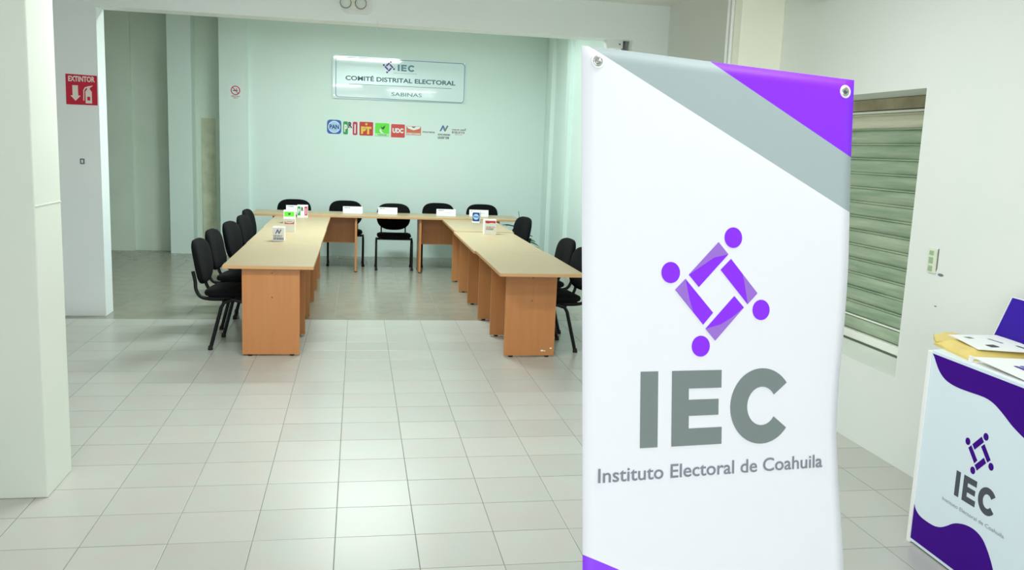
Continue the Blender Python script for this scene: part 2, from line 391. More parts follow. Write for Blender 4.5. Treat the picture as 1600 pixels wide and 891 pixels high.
# ------------------------------------------------------------------ desks
DH = 0.742
def desk(name_label, x0, x1, y0, y1, px0, px1, pys, H=DH, group='beech desks of the horseshoe'):
    """desk of a side run: long along y, leg panels across x"""
    t = thing('office_desk', name_label, 'desk', ((x0 + x1) / 2, (y0 + y1) / 2, 0), group)
    dt = build('desktop', MB().box((x0, y0, H - 0.028), (x1, y1, H), bev=0.003), 'wood', t)
    for a, b in (((x0 + .002, y0 - .0012, H - .0265), (x1 - .002, y0 + .002, H - .0025)), ((x0 - .0012, y0 + .002, H - .0265), (x0 + .002, y1 - .002, H - .0025)), ((x1 - .002, y0 + .002, H - .0265), (x1 + .0012, y1 - .002, H - .0025))):
        build('edge_band', MB().box(a, b), 'edge', dt)
    for py in pys:
        p = build('leg_panel', MB().box((px0, py, 0.012), (px1, py + 0.028, H - 0.028)), 'wood_side', t)
        for fx in (px0 + 0.06, px1 - 0.06): build('foot', MB().lathe([(0.016, 0), (0.02, 0.004), (0.02, 0.012)], (fx, py + 0.014, 0), 12), 'rubber', p)
        if py == pys[0]:
            for (sx, sz) in ((0.52, H - 0.065), (0.52, H - 0.26)):
                x = px0 + (px1 - px0) * sx
                build('screw_cap', MB().lathe([(0.006, 0), (0.006, 0.002), (0, 0.003)], seg=10, Mx=Matrix.Translation((x, py, sz)) @ Matrix.Rotation(PI / 2, 4, 'X')), 'gunmetal', p)
    xm = (px0 + px1) / 2
    build('modesty_panel', MB().box((xm - .009, pys[0] + .028, 0.36), (xm + .009, pys[1], H - 0.028)), 'wood_side', t)
    return t
desk('beech desk at the front end of the left run, bare top', 0.105, 0.805, 3.345, 4.90, 0.247, 0.695, (3.385, 4.137))
desk('middle beech desk of the left run, blue-printed white box on its top', 0.10, 0.80, 4.902, 6.50, 0.247, 0.695, (4.946, 5.79))
desk('far beech desk of the left run, meeting the back row', 0.09, 0.795, 6.502, 8.045, 0.247, 0.690, (6.60, 7.40))
dR = desk('beech desk at the front end of the right run, chipped at its lower corner', 2.285, 2.985, 3.12, 4.58, 2.373, 2.803, (3.319, 4.12))
desk('middle beech desk of the right run, red-topped white box on it', 2.265, 2.965, 4.582, 6.45, 2.362, 2.80, (4.875, 5.746))
desk('far beech desk of the right run, blue-printed box on it', 2.28, 2.985, 6.454, 8.045, 2.355, 2.79, (6.549, 7.358), H=0.748)
# chips in the laminate of the front right leg panel
lp = [c for c in dR.children if c.name.startswith('leg_panel')][0]
for (x, z, rx) in ((2.70, 0.055, .013), (2.722, 0.052, .008), (2.775, 0.075, .010)):
    build('laminate_chip', MB().prism([(x + rx * math.cos(a) * (1 + .3 * math.sin(3 * a)), z + rx * .6 * math.sin(a)) for a in [k * PI / 5 for k in range(10)]], -3.3187, -3.3170,
          Mx=Matrix(((1, 0, 0, 0), (0, 0, -1, 0), (0, 1, 0, 0), (0, 0, 0, 1)))), 'cream', lp)
def back_desk(label, x0, x1, px, mx0, mx1, H=0.765):
    t = thing('office_desk', label, 'desk', ((x0 + x1) / 2, 8.4, 0), 'beech desks of the horseshoe')
    dt = build('desktop', MB().box((x0, 8.05, H - 0.028), (x1, 8.74, H), bev=0.003), 'wood', t)
    build('edge_band', MB().box((x0 + .002, 8.0488, H - .0265), (x1 - .002, 8.052, H - .0025)), 'edge', dt)
    for x in px:
        p = build('leg_panel', MB().box((x, 8.09, 0.012), (x + 0.028, 8.55, H - 0.028)), 'wood_side', t)
        for fy in (8.13, 8.5): build('foot', MB().lathe([(0.016, 0), (0.02, 0.004), (0.02, 0.012)], (x + .014, fy, 0), 12), 'rubber', p)
    build('modesty_panel', MB().box((mx0, 8.34, 0.37), (mx1, 8.358, H - 0.028)), 'wood_side', t)
back_desk('beech desk at the left end of the back row', -0.23, 1.60, (0.05, 1.118), 0.078, 1.118)
back_desk('beech desk at the right end of the back row', 1.602, 3.37, (1.978, 3.05), 2.006, 3.05)

# ------------------------------------------------------------------ chairs (built facing -y, origin on the floor under the seat)
def pad(w_, d, t_, top_r, bot_r, curve, bulge=0.012, nx=12, ny=10, shape='seat'):
    """soft pad in local x (width) and y (length); superellipse outline, curved across x"""
    vs = []; fs = []; n = 40
    def outline(a, sc):
        ca, sa = math.cos(a), math.sin(a); e = 2 / (top_r if sa > 0 else bot_r)
        return (math.copysign(abs(ca) ** e, ca) * w_ / 2 * sc, math.copysign(abs(sa) ** e, sa) * d / 2 * sc)
    rings = [(0.0, 1), (0.55, 1), (0.86, .92), (0.97, .6), (1.0, 0), (0.97, -.6), (0.86, -.92), (0.0, -1)]
    for (sc, h) in rings:
        for k in range(n):
            x, y = outline(2 * PI * k / n, max(sc, 0.001)); z = h * t_ / 2 + curve * (x / (w_ / 2)) ** 2 + (bulge * (1 - sc * sc) if h > 0 else 0)
            vs.append((x, y, z))
    for i in range(len(rings) - 1):
        for k in range(n): k2 = (k + 1) % n; fs.append((i * n + k2, i * n + k, (i + 1) * n + k, (i + 1) * n + k2))
    return vs, fs
def make_chair(label):
    t = thing('visitor_chair', label, 'chair', Matrix())
    vs, fs = pad(0.475, 0.43, 0.062, 4, 3.2, 0.012)
    def seatf(v):
        y = v[1]; z = v[2]
        if y < -0.12: z -= 0.9 * (y + .12) ** 2 * 2          # waterfall front edge
        return (v[0], y - 0.005, z + 0.455)
    build('seat', MB().add([seatf(v) for v in vs], fs, 0, True), 'fabric', t)
    build('seat_shell', MB().box((-.20, -.17, .418), (.20, .17, .432), bev=.006), 'black', t)
    vs, fs = pad(0.475, 0.38, 0.05, 3.1, 2.6, 0.03)
    R = Matrix.Translation((0, 0.265, 0.705)) @ Matrix.Rotation(math.radians(90 - 10), 4, 'X')
    vs2 = [R @ Vector((v[0], v[1], -v[2])) for v in vs]
    # front of the rest faces -y
    build('backrest', MB().add([R @ Vector((v[0], v[1], v[2])) for v in vs], fs, 0, True), 'fabric', t)
    for sx in (-1, 1):
        x = sx * 0.245
        l1 = build('leg', MB().tube([(x, -.05, .425), (x, -.15, .40), (x, -.19, .36), (x, -.225, .012)], 0.013, 10, sy=1.2), 'black', t)
        build('foot_cap', MB().lathe([(0.019, 0), (0.021, 0.004), (0.016, 0.035), (0.0, 0.036)], (x, -.226, 0), 10), 'rubber', l1)
        l2 = build('leg', MB().tube([(x, -.05, .425), (x, .02, .40), (x, .045, .36), (x, .135, .012)], 0.013, 10, sy=1.2), 'black', t)
        build('foot_cap', MB().lathe([(0.019, 0), (0.021, 0.004), (0.016, 0.035), (0.0, 0.036)], (x, .136, 0), 10), 'rubber', l2)
        xb = sx * 0.17
        path = spline([(xb, -.02, .415), (xb, .14, .412), (xb, .225, .43), (xb, .262, .49), (xb, .268, .56), (xb, .285, .64)], 4)
        build('back_support', MB().tube(path, 0.010, 8, sy=1.5), 'black', t)
    build('cross_tube', MB().tube([(-.245, -.05, .425), (.245, -.05, .425)], .010, 8).tube([(-.245, .03, .405), (.245, .03, .405)], .010, 8), 'black', t)
    return t
proto = None
CH = [  # x, y, rotation (deg, 0 = faces the camera), label, group
    (0.265, 8.86, 2, 'black fabric visitor chair at the left end of the back row', 'black visitor chairs of the back row'),
    (0.985, 8.88, 1, 'black fabric visitor chair of the back row, second from the left end', 'black visitor chairs of the back row'),
    (1.655, 8.53, 0, 'black fabric visitor chair at the centre of the back row, seat and legs seen whole', 'black visitor chairs of the back row'),
    (2.315, 8.90, -2, 'black fabric visitor chair of the back row, right of the central chair', 'black visitor chairs of the back row'),
    (2.965, 8.88, -2, 'black fabric visitor chair at the right end of the back row', 'black visitor chairs of the back row'),
    (0.12, 3.83, 86, 'black visitor chair nearest the viewer along the left desks', 'black visitor chairs along the left desks'),
    (0.10, 4.62, 84, 'black visitor chair second from the front along the left desks', 'black visitor chairs along the left desks'),
    (0.14, 5.42, 80, 'black visitor chair midway along the left desks, standing clear of its neighbours', 'black visitor chairs along the left desks'),
    (0.17, 6.21, 82, 'black visitor chair fourth from the front along the left desks', 'black visitor chairs along the left desks'),
    (0.12, 7.06, 84, 'black visitor chair farthest along the left desks', 'black visitor chairs along the left desks'),
    (2.87, 3.71, -84, 'black visitor chair beside the right desks, cut by the banner edge', 'black visitor chairs along the right desks'),
    (2.90, 4.47, -84, 'black visitor chair second from the front along the right desks', 'black visitor chairs along the right desks'),
    (2.95, 6.94, -76, 'black visitor chair farthest along the right desks, beside the green plant', 'black visitor chairs along the right desks'),
]
for (x, y, a, lab, gp) in CH:
    W = Matrix.Translation((x, y, 0)) @ Matrix.Rotation(math.radians(a), 4, 'Z')
    if proto is None:
        proto = make_chair(lab); o = proto; o.matrix_basis = W; WM0 = W
        # children were placed while the root stood at the origin
        def upd(ob, P):
            for ch in ob.children: WM[ch] = P @ ch.matrix_basis; upd(ch, WM[ch])
        WM[o] = W; upd(o, W)
    else: o = copy_tree(proto, None, W)
    o['label'] = lab; o['group'] = gp

# ------------------------------------------------------------------ logo and lettering of the institute (banner units, metres, v downwards negative)
LB = [[(0.381, -0.462), (0.4109, -0.4926), (0.3239, -0.5784), (0.2937, -0.5474)], [(0.4194, -0.5039), (0.5024, -0.5922), (0.4721, -0.6209), (0.3881, -0.5331)],
      [(0.4311, -0.6), (0.4609, -0.6295), (0.3749, -0.7152), (0.3454, -0.6847)], [(0.2842, -0.5579), (0.3673, -0.6435), (0.3383, -0.6743), (0.2548, -0.5862)]]
LBP = [(0, (0.25, 0.0, 0.8)), (1, ()), (2, ()), (3, ())]
LC = [(0.4255, -0.449), (0.5147, -0.6358), (0.3323, -0.7292), (0.2412, -0.543)]
LI = [[(0.1600, -0.791), (0.2095, -0.791), (0.2105, -0.981), (0.1610, -0.981)],
      [(0.2495, -0.791), (0.3958, -0.791), (0.3958, -0.8365), (0.2988, -0.8365), (0.2988, -0.8652), (0.3878, -0.8652), (0.3878, -0.906), (0.2998, -0.906), (0.2998, -0.938), (0.3984, -0.938), (0.3984, -0.9815), (0.2505, -0.9815)]]
def C_outline(n=22):
    cx, cy = 0.5215, -0.888
    return arc(cx, cy, 0.0975, math.radians(37), math.radians(323), n * 2, 0.099) + arc(cx, cy, 0.046, math.radians(325), math.radians(35), n * 2, 0.0505)
def institute(parent, T, W, z, mbar, mpale, mletter, names=True, dot=None):
    """T maps banner (u, v) to the local 2D of W"""
    dot = dot or mbar
    for i, q in enumerate(LB):
        p = build('logo_bar', MB().prism([T(*a) for a in q], z, z + 0.0008), mbar, parent, W)
    # the paler tip of each bar, a wedge with a curved inner edge
    tips = [(0, 1, 3), (2, 1, 3), (2, 3, 1), (3, 2, 0)]
    wedge = [[(0.381, -0.462), (0.4109, -0.4926), (0.368, -0.502), (0.335, -0.522), (0.2937, -0.5474)],
             [(0.5024, -0.5922), (0.4721, -0.6209), (0.466, -0.590), (0.460, -0.560), (0.454, -0.541)],
             [(0.3749, -0.7152), (0.3454, -0.6847), (0.390, -0.674), (0.425, -0.655), (0.4609, -0.6295)],
             [(0.2548, -0.5862), (0.2842, -0.5579), (0.290, -0.585), (0.297, -0.612), (0.3080, -0.6415)]]
    if mpale:
        for q in wedge: build('bar_tip', MB().prism([T(*a) for a in q], z + 0.0008, z + 0.0012), mpale, parent, W)
    for c in LC: build('logo_dot', MB().prism([T(c[0] + a, c[1] + b) for a, b in disc(0, 0, 0.0268)], z, z + 0.0008), dot, parent, W)
    for q in LI + [C_outline()]: build('letter', MB().prism([T(*a) for a in q], z, z + 0.0008), mletter, parent, W)

# ------------------------------------------------------------------ tall banner on its stand
h = Vector((0.98357257, 0.17758566, -0.03237814)); v = Vector((0.00376617, 0.15914003, 0.98724884)); n = Vector((0.18047389, -0.97115281, 0.15585695))
h.normalize(); n = h.cross(v).normalized(); v = n.cross(h).normalized()
BO = Vector((1.68818054, -1.61257108, 1.99301791))
BW = frame(BO, h, v, n)
foot = BO + h * 0.4 - v * 1.9
bt = thing('standing_banner', 'tall white printed banner on a cross stand in the right foreground', 'banner', (foot.x, foot.y, 0))
edgeL = [(0.02, -0.0125), (-0.3, -0.008), (-0.5849, -0.001), (-1.2507, 0.0114), (-1.9, 0.014)]
edgeR = [(0.02, 0.811), (-0.003, 0.8103), (-0.216, 0.8032), (-0.3, 0.802), (-0.5213, 0.800), (-0.70, 0.7915), (-0.8364, 0.7818), (-0.976, 0.7775), (-1.1162, 0.7848), (-1.3361, 0.7997), (-1.9, 0.803)]
def lerp_edge(E_, vv):
    for (a, b), (c, d) in zip(E_, E_[1:]):
        if vv <= a and vv >= c: return b + (d - b) * (a - vv) / (a - c)
    return E_[-1][1]
nu, nv = 24, 60; vs = []; fs = []
for j in range(nv + 1):
    for i in range(nu + 1):
        t = i / nu; vv0 = 0.0019 * (1 - t) - 0.0029 * t - j / nv * 1.9
        a = lerp_edge(edgeL, vv0); b = lerp_edge(edgeR, vv0); uu = a + (b - a) * t
        curl = -0.012 * max(0, (t - 0.86) / 0.14) ** 2 * math.exp(-((vv0 + 0.95) / 0.28) ** 2) - 0.004 * math.exp(-((t) / 0.05) ** 2)
        vs.append((uu, vv0, -0.003 + curl))
for j in range(nv):
    for i in range(nu): k = j * (nu + 1) + i; fs.append((k, k + nu + 1, k + nu + 2, k + 1))
m = bpy.data.materials.new('banner_print'); m.use_nodes = True
nt = m.node_tree; N = nt.nodes; L = nt.links; bs = N['Principled BSDF']; bs.inputs['Roughness'].default_value = 0.45; bs.inputs['Specular IOR Level'].default_value = 0.25
tc = N.new('ShaderNodeTexCoord'); sp = N.new('ShaderNodeSeparateXYZ'); L.new(tc.outputs['Object'], sp.inputs[0])
def math_(op, a, b, c=None):
    q = N.new('ShaderNodeMath'); q.operation = op
    for i, s in enumerate((a, b, c)):
        if s is None: continue
        if isinstance(s, (int, float)): q.inputs[i].default_value = s
        else: L.new(s, q.inputs[i])
    return q.outputs[0]
def mixc(fac, a, b):
    q = N.new('ShaderNodeMix'); q.data_type = 'RGBA'; L.new(fac, q.inputs[0])
    for i, s in ((6, a), (7, b)):
        if isinstance(s, tuple): q.inputs[i].default_value = s
        else: L.new(s, q.inputs[i])
    return q.outputs[2]
U, V = sp.outputs[0], sp.outputs[1]
# boundary 1 white/grey:  v = -0.000 - 0.463*u ; boundary 2 grey/violet: v = -0.0019 - 0.473*(u-0.3506)
b1 = math_('GREATER_THAN', math_('ADD', V, math_('MULTIPLY', U, 0.463)), 0.0045)
b2 = math_('GREATER_THAN', math_('ADD', V, math_('MULTIPLY', math_('SUBTRACT', U, 0.3506), 0.473)), -0.0015)
# violet wave along the foot
b3 = math_('LESS_THAN', math_('ADD', V, math_('ADD', math_('MULTIPLY', U, 0.62), math_('MULTIPLY', math_('SINE', math_('MULTIPLY', U, 6.0), 0), -0.028))), -1.2275)
c = mixc(b1, srgb(230, 229, 237), srgb(162, 175, 178)); c = mixc(b2, c, srgb(138, 44, 250)); c = mixc(b3, c, srgb(142, 66, 246))
L.new(c, bs.inputs['Base Color'])
sheet = build('banner_sheet', MB().add(vs, fs, 0, True), m, bt, BW)
so = sheet.modifiers.new('thickness', 'SOLIDIFY'); so.thickness = 0.0012; so.offset = -1
idt = lambda a, b: (a, b)
institute(sheet, idt, BW, -0.0025, 'violet_bar', 'violet_pale', 'greyletter')
words(text_mesh('Instituto Electoral de Coahuila', width=0.6735, height=0.0345, bold=0.010, x=0.0470, y=-1.0600, z=-0.0022), 4, 'tagline', sheet, BW)
for (gu, gv) in ((0.0296, -0.0325), (0.7803, -0.0373), (0.04, -1.86), (0.77, -1.86)):
    gm = MB()
    gm.lathe([(0.006, 0.001), (0.007, 0.0025), (0.011, 0.0025), (0.013, 0.0008), (0.013, 0.0), (0.006, 0.0)], seg=24, Mx=Matrix.Translation((gu, gv, -0.003)))
    gr = build('grommet', gm, 'chrome', bt, BW)
    build('washer', MB().lathe([(0.0125, 0.0004), (0.0125, 0.0012), (0.018, 0.0008), (0.018, 0.0)], seg=24, Mx=Matrix.Translation((gu, gv, -0.003))), 'white', gr, BW)
    build('hook_tip', MB().lathe([(0.0045, -0.02), (0.0045, 0.004), (0.003, 0.007), (0, 0.008)], seg=14, Mx=Matrix.Translation((gu + 0.001, gv, -0.003))), 'gunmetal' if gu > .5 else 'chrome', gr, BW)
# folding cross frame behind the sheet
hub = Vector((0.405, -1.05, -0.22))
for (gu, gv) in ((0.0296, -0.0325), (0.7803, -0.0373), (0.04, -1.86), (0.77, -1.86)):
    build('stand_arm', MB().tube([tuple(hub), ((hub.x + gu) / 2, (hub.y + gv) / 2, -0.17), (gu, gv, -0.020)], [.007, .005, .004], 8), 'black', bt, BW)
hubm = build('hub', MB().lathe([(0.03, -.03), (0.036, -.02), (0.036, .02), (0.03, .03)], tuple(hub), 16), 'black', bt, BW)
hw = BW @ hub
for (dx, dy) in ((-0.34, -0.02), (0.38, 0.05), (0.05, 0.62)):
    build('stand_leg', MB().tube([tuple(hw), (hw.x + dx, hw.y + dy, 0.012)], [.009, .008], 8), 'black', bt)
    build('leg_tip', MB().lathe([(0.014, 0), (0.016, .01), (0.012, .03), (0, .031)], (hw.x + dx, hw.y + dy, 0), 12), 'rubber', bt)

# ------------------------------------------------------------------ promotional counter
XK, YK, KH, KW = 3.70, -0.275, 0.917, 0.80
kt = thing('promotional_counter', 'white and purple printed promotional counter against the right wall', 'counter', (XK + .2, YK - .4, 0))
kd = Vector((-0.03, -1, 0)).normalized(); kn = Vector((-1, 0.03, 0)).normalized()
KF = frame((XK, YK, 0), kd, (0, 0, 1), kn)   # local x along the panel (to the right in the picture), y up
fp = [(XK, YK), (XK - .03 * KW, YK - KW), (4.16, YK - KW - 0.16), (4.16, YK + 0.13)]
build('front_panel', MB().prism([(0, 0.022), (KW, 0.022), (KW, 0.905), (0, 0.905)], -0.008, 0.0), 'kwhite', kt, KF)
fpn = kt.children[0]
for s, (a, b) in (('a', (0, 3)), ('b', (1, 2))):
    pa, pb = Vector(fp[a]), Vector(fp[b]); d = (pb - pa).normalized(); q = Vector((d.y, -d.x)) * 0.006 * (1 if s == 'b' else -1)
    pa = pa + d * 0.012
    build('side_panel', MB().prism([tuple(pa), tuple(pb), tuple(pb + q), tuple(pa + q)], 0.022, 0.905), 'kwhite', kt)
build('counter_top', MB().prism(fp, 0.905, KH), 'kwhite', kt)
build('base_plate', MB().prism(fp, 0.01, 0.022), 'kwhite', kt)
build('corner_post', MB().box((XK - 0.006, YK - 0.012, 0.0), (XK + 0.016, YK + 0.012, 0.915), bev=.003), 'white', kt)
for (x, y) in ((XK - .012, YK - .78), (4.12, YK + .08), (4.12, YK - .9)): build('foot', MB().lathe([(0.02, 0), (0.022, .006), (0.018, .012)], (x + .02, y, 0), 12), 'white', kt)
top = spline([(0.016, 0.905), (0.030, 0.892), (0.049, 0.868), (0.075, 0.840), (0.110, 0.818), (0.151, 0.806), (0.21, 0.801), (0.28, 0.803), (0.35, 0.807), (0.40, 0.806), (0.447, 0.795), (0.498, 0.772), (0.56, 0.740), (0.64, 0.712), (0.72, 0.700), (0.80, 0.70)], 5)
build('purple_wave', MB().prism(top + [(0.80, 0.905)], 0.0, 0.0008), 'kpurple', fpn, KF)
bot = spline([(0.004, 0.215), (0.014, 0.185), (0.029, 0.166), (0.063, 0.151), (0.117, 0.148), (0.168, 0.152), (0.209, 0.165), (0.247, 0.188), (0.284, 0.215), (0.321, 0.233), (0.372, 0.247), (0.423, 0.249), (0.47, 0.235), (0.506, 0.204), (0.534, 0.169), (0.553, 0.139), (0.58, 0.09), (0.62, 0.05), (0.68, 0.024)], 5)
build('purple_wave', MB().prism(bot + [(0.004, 0.024)], 0.0, 0.0008), 'kpurple', fpn, KF)
KT = lambda a, b: (0.391 + (a - 0.3784) * 0.56, 0.570 + (b + 0.589) * 0.585)
institute(fpn, KT, KF, 0.0, 'kpurple', None, 'kdark')
words(text_mesh('Instituto Electoral de Coahuila', width=0.389, height=0.0165, bold=-0.003, x=0.199, y=0.2890, z=0.0004), 4, 'ktag', fpn, KF)

# purple board leaning on the wall at the back of the counter
th = math.radians(9)
BF = frame((4.145, -0.10, KH + 0.001), (0, -1, 0), (math.sin(th), 0, math.cos(th)), (-math.cos(th), 0, math.sin(th)))
pb_ = thing('display_board', 'glossy purple board propped against the wall at the back of the counter', 'board', (4.14, -.3, KH))
build('panel', MB().prism([(0.0, 0.0), (0.52, 0.0), (0.54, 0.215), (0.058, 0.225)], -0.006, 0.0), 'kboard', pb_, BF)
build('edging', MB().prism([(-0.005, -0.0), (0.0, 0.0), (0.058, 0.225), (0.54, 0.215), (0.54, 0.219), (0.055, 0.230)], -0.0062, 0.0006), 'white', pb_, BF)

# big manila envelope, the printed sheets on it and the binder
en = thing('manila_envelope', 'bulging yellow manila envelope lying on the left end of the counter', 'envelope', (3.95, -.15, KH))
def quadgrid(P, nx, ny, hfun, z0, thick=None):
    a, b, c_, d = [Vector(p) for p in P]; vs = []; fs = []
    for j in range(ny + 1):
        for i in range(nx + 1):
            s, t = i / nx, j / ny; p = (a * (1 - s) + b * s) * (1 - t) + (d * (1 - s) + c_ * s) * t
            vs.append((p.x, p.y, z0 + hfun(s, t)))
    k0 = len(vs)
    for j in range(ny + 1):
        for i in range(nx + 1):
            vs.append((vs[j * (nx + 1) + i][0], vs[j * (nx + 1) + i][1], z0 if thick is None else vs[j * (nx + 1) + i][2] - thick))
    for j in range(ny):
        for i in range(nx):
            k = j * (nx + 1) + i; q = (k, k + 1, k + nx + 2, k + nx + 1); fs.append(q); fs.append(tuple(x + k0 for x in reversed(q)))
    for i in range(nx):
        fs.append((i, i + k0, i + 1 + k0, i + 1)); k = ny * (nx + 1) + i; fs.append((k, k + 1, k + 1 + k0, k + k0))
    for j in range(ny):
        k = j * (nx + 1); k2 = k + nx + 1; fs.append((k, k2, k2 + k0, k + k0)); k = k + nx; k2 = k + nx + 1; fs.append((k, k + k0, k2 + k0, k2))
    return MB().add(vs, fs, 0, False)
EH = lambda s, t: 0.004 + 0.034 * min(1, 5 * min(s, 1 - s) + .12) * min(1, 7 * min(t, 1 - t) + .2) + 0.002 * math.sin(9 * s + 4 * t)
build('body', quadgrid([(3.745, -0.30), (3.80, -0.62), (4.14, -0.56), (4.06, -0.20)][:0] + [(3.79, -0.165), (3.735, -0.475), (4.05, -0.545), (4.10, -0.19)], 14, 12, EH, KH), 'manila', en)
build('flap', quadgrid([(3.82, -0.015), (3.79, -0.175), (4.04, -0.17), (4.00, 0.03)][:0] + [(3.875, -0.045), (3.795, -0.18), (4.075, -0.20), (4.03, -0.01)], 8, 6, lambda s, t: 0.010 + 0.016 * (1 - abs(t - .5)) + .004 * math.sin(6 * s + 3 * t), KH), 'manila', en)
ps = thing('printed_sheets', 'stack of white printed sheets lying on top of the manila envelope', 'paper', (4.0, -.3, KH + .04))
sh1 = build('sheet', quadgrid([(3.865, -0.16), (3.80, -0.445), (4.07, -0.53), (4.11, -0.17)], 6, 6, lambda s, t: 0.0460 + .002 * math.sin(4 * s), KH, 0.003), 'paper', ps)
zt = KH + 0.0482
for (x, y, wx, wy, mm) in ((3.90, -0.22, .03, .035, 'l_n2'), (3.885, -0.38, .04, .04, 'ink'), (3.99, -0.26, .012, .09, 'l_n2'), (4.02, -0.40, .012, .1, 'l_n2')):
    build('print_mark', MB().box((x, y - wy, zt - 0.0), (x + wx, y, zt + 0.0006)), mm, sh1)
bd = thing('ring_binder', 'white binder with blue print lying open beside the manila envelope at the counter edge', 'binder', (3.8, -.7, KH))
bl = build('lower_cover', quadgrid([(3.715, -0.51), (3.69, -0.98), (4.05, -1.00), (4.06, -0.58)], 2, 2, lambda s, t: 0.004, KH), 'white', bd)
build('spine', MB().box((3.712, -0.52, KH + .0042), (3.724, -0.504, KH + 0.030)), 'white', bd)
bu = build('upper_cover', quadgrid([(3.72, -0.515), (3.70, -0.975), (4.00, -0.985), (4.02, -0.58)], 8, 2, lambda s, t: 0.028 - 0.020 * s, KH, 0.003), 'paper', bd)
for k in range(5): build('print_mark', MB().box((3.80 + .028 * k, -0.86 + .012 * k, KH + .0185), (3.815 + .028 * k, -0.66, KH + .0245)), 'l_n1' if k % 2 else 'signpurple', bu)

# ------------------------------------------------------------------ wall signs
# big acrylic board on the back wall
sg = thing('wall_sign', 'wide white acrylic sign with rounded blue outline high on the back wall', 'sign', (1.76, BY, 2.68))
SW = wall_frame(0, BY - 0.022, 0)
bd_ = build('board', MB().prism([(0.765, 2.368), (2.745, 2.382), (2.732, 2.992), (0.760, 2.984)], -0.004, 0.004), 'acrylic', sg, SW)
o_ = rrect(0.806, 2.383, 2.727, 2.972, 0.05, 8); i_ = rrect(0.817, 2.394, 2.716, 2.961, 0.042, 8)
ring = MB(); nn_ = len(o_)
ring.add([(p[0], p[1], 0.0046) for p in o_] + [(p[0], p[1], 0.0046) for p in i_], [(k, (k + 1) % nn_, (k + 1) % nn_ + nn_, k + nn_) for k in range(nn_)])
build('outline', ring, 'signline', bd_, SW)
for (x, z) in ((0.79, 2.41), (0.79, 2.95), (2.72, 2.41), (2.72, 2.96)): build('standoff', MB().tube([(x, BY, z), (x, BY - 0.032, z)], 0.011, 10), 'chrome', sg)
ks = 0.60
ST = lambda a, b: (1.585 + (a - 0.3784) * 0.55, 2.858 + (b + 0.589) * 0.55)
for q in LB: build('logo_bar', MB().prism([ST(*a) for a in q], 0.0041, 0.005), 'signpurple', bd_, SW)
for c_ in LC: build('logo_dot', MB().prism([ST(c_[0] + a, c_[1] + b) for a, b in disc(0, 0, 0.0268, 12)], 0.0041, 0.005), 'signpurple', bd_, SW)
LT = lambda a, b: (1.716 + (a - 0.160) * 0.565, 2.807 + (b + 0.981) * 0.50)
for q in LI + [C_outline(10)]: build('letter', MB().prism([LT(*a) for a in q], 0.0041, 0.005), 'signteal', bd_, SW)
words(text_mesh('COMITÉ DISTRITAL ELECTORAL', width=1.635, height=0.062, bold=0.026, x=0.951, y=2.640, z=0.0044), 3, 'signdark', bd_, SW)
link('lettering', text_mesh('SABINAS', width=0.455, height=0.052, bold=0.012, x=1.628, y=2.441, z=0.0044), 'signteal', bd_, SW)
build('divider_line', MB().prism([(1.003, 2.581), (2.533, 2.586), (2.533, 2.592), (1.003, 2.587)], 0.0041, 0.005), 'signdark', bd_, SW)
link('lettering', text_mesh('Instituto Electoral de Coahuila', width=0.34, height=0.012, x=1.66, y=2.772, z=0.0044), 'signteal', bd_, SW)

# row of party logos under the sign
PW = wall_frame(0, BY - 0.0, 0)
GP = 'party logo stickers under the wall sign'
def sticker(label, a, b, base, rad=0.012):
    t = thing('party_sticker', label, 'sticker', ((a[0] + b[0]) / 2, BY, (a[1] + b[1]) / 2), GP)
    if base: p = build('backing', MB().prism(rrect(a[0], b[1], b[0], a[1], rad, 4), 0.0, 0.004), base, t, PW)
    else: p = None
    return t
def dec(t, pts, m_, lvl=1, name='print'): return build(name, MB().prism(pts, 0.0, 0.004 + 0.0008 * lvl), m_, t, PW)
def rect(x0, z0, x1, z1): return [(x0, z0), (x1, z0), (x1, z1), (x0, z1)]
def ltr(t, s, x0, z0, w_, h_, m_, lvl=2, bold=0.02): return link('lettering', text_mesh(s, width=w_, height=h_, bold=bold, x=x0, y=z0, z=0.004 + .0008 * lvl), m_, t, PW)
t = sticker('square blue sticker with a white ring reading PAN, first of the row', (0.687, 2.05), (0.897, 1.843), 'l_blue', 0.045)
dec(t, disc(0.792, 1.946, 0.088), 'paper', 1); dec(t, disc(0.792, 1.946, 0.076), 'l_ltblue', 2); ltr(t, 'PAN', 0.722, 1.917, 0.142, 0.062, 'l_navy', 3, .035)
t = sticker('green, white and red sticker reading PRI', (0.921, 2.039), (1.135, 1.836), 'paper', 0.02)
dec(t, rrect(0.923, 1.842, 0.994, 2.034, .02), 'l_green'); dec(t, rrect(1.064, 1.838, 1.134, 2.034, .02), 'l_rose')
ltr(t, 'P', 0.938, 1.885, 0.045, 0.10, 'paper', 2, .05); ltr(t, 'R', 0.999, 1.945, 0.058, 0.080, 'l_black', 2, .05); ltr(t, 'I', 1.088, 1.872, 0.020, 0.12, 'paper', 2, .05)
t = sticker('red square sticker reading PT in yellow under a star', (1.164, 2.039), (1.366, 1.838), 'l_ptred')
ltr(t, 'PT', 1.186, 1.868, 0.155, 0.095, 'l_yellow', 2, .07)
st = [(1.266 + (.026 if k % 2 == 0 else .011) * math.sin(k * PI / 5), 2.005 + (.026 if k % 2 == 0 else .011) * math.cos(k * PI / 5)) for k in range(10)]; dec(t, st, 'l_yellow', 2)
t = sticker('bright green sticker with a dark bird shape and pale foot strip', (1.396, 2.032), (1.607, 1.834), 'l_lime')
dec(t, rect(1.398, 1.836, 1.605, 1.878), 'l_pgreen'); dec(t, [(1.475, 1.995), (1.50, 1.965), (1.535, 1.99), (1.545, 2.005), (1.54, 1.965), (1.515, 1.935), (1.49, 1.955)], 'l_dgreen', 2)
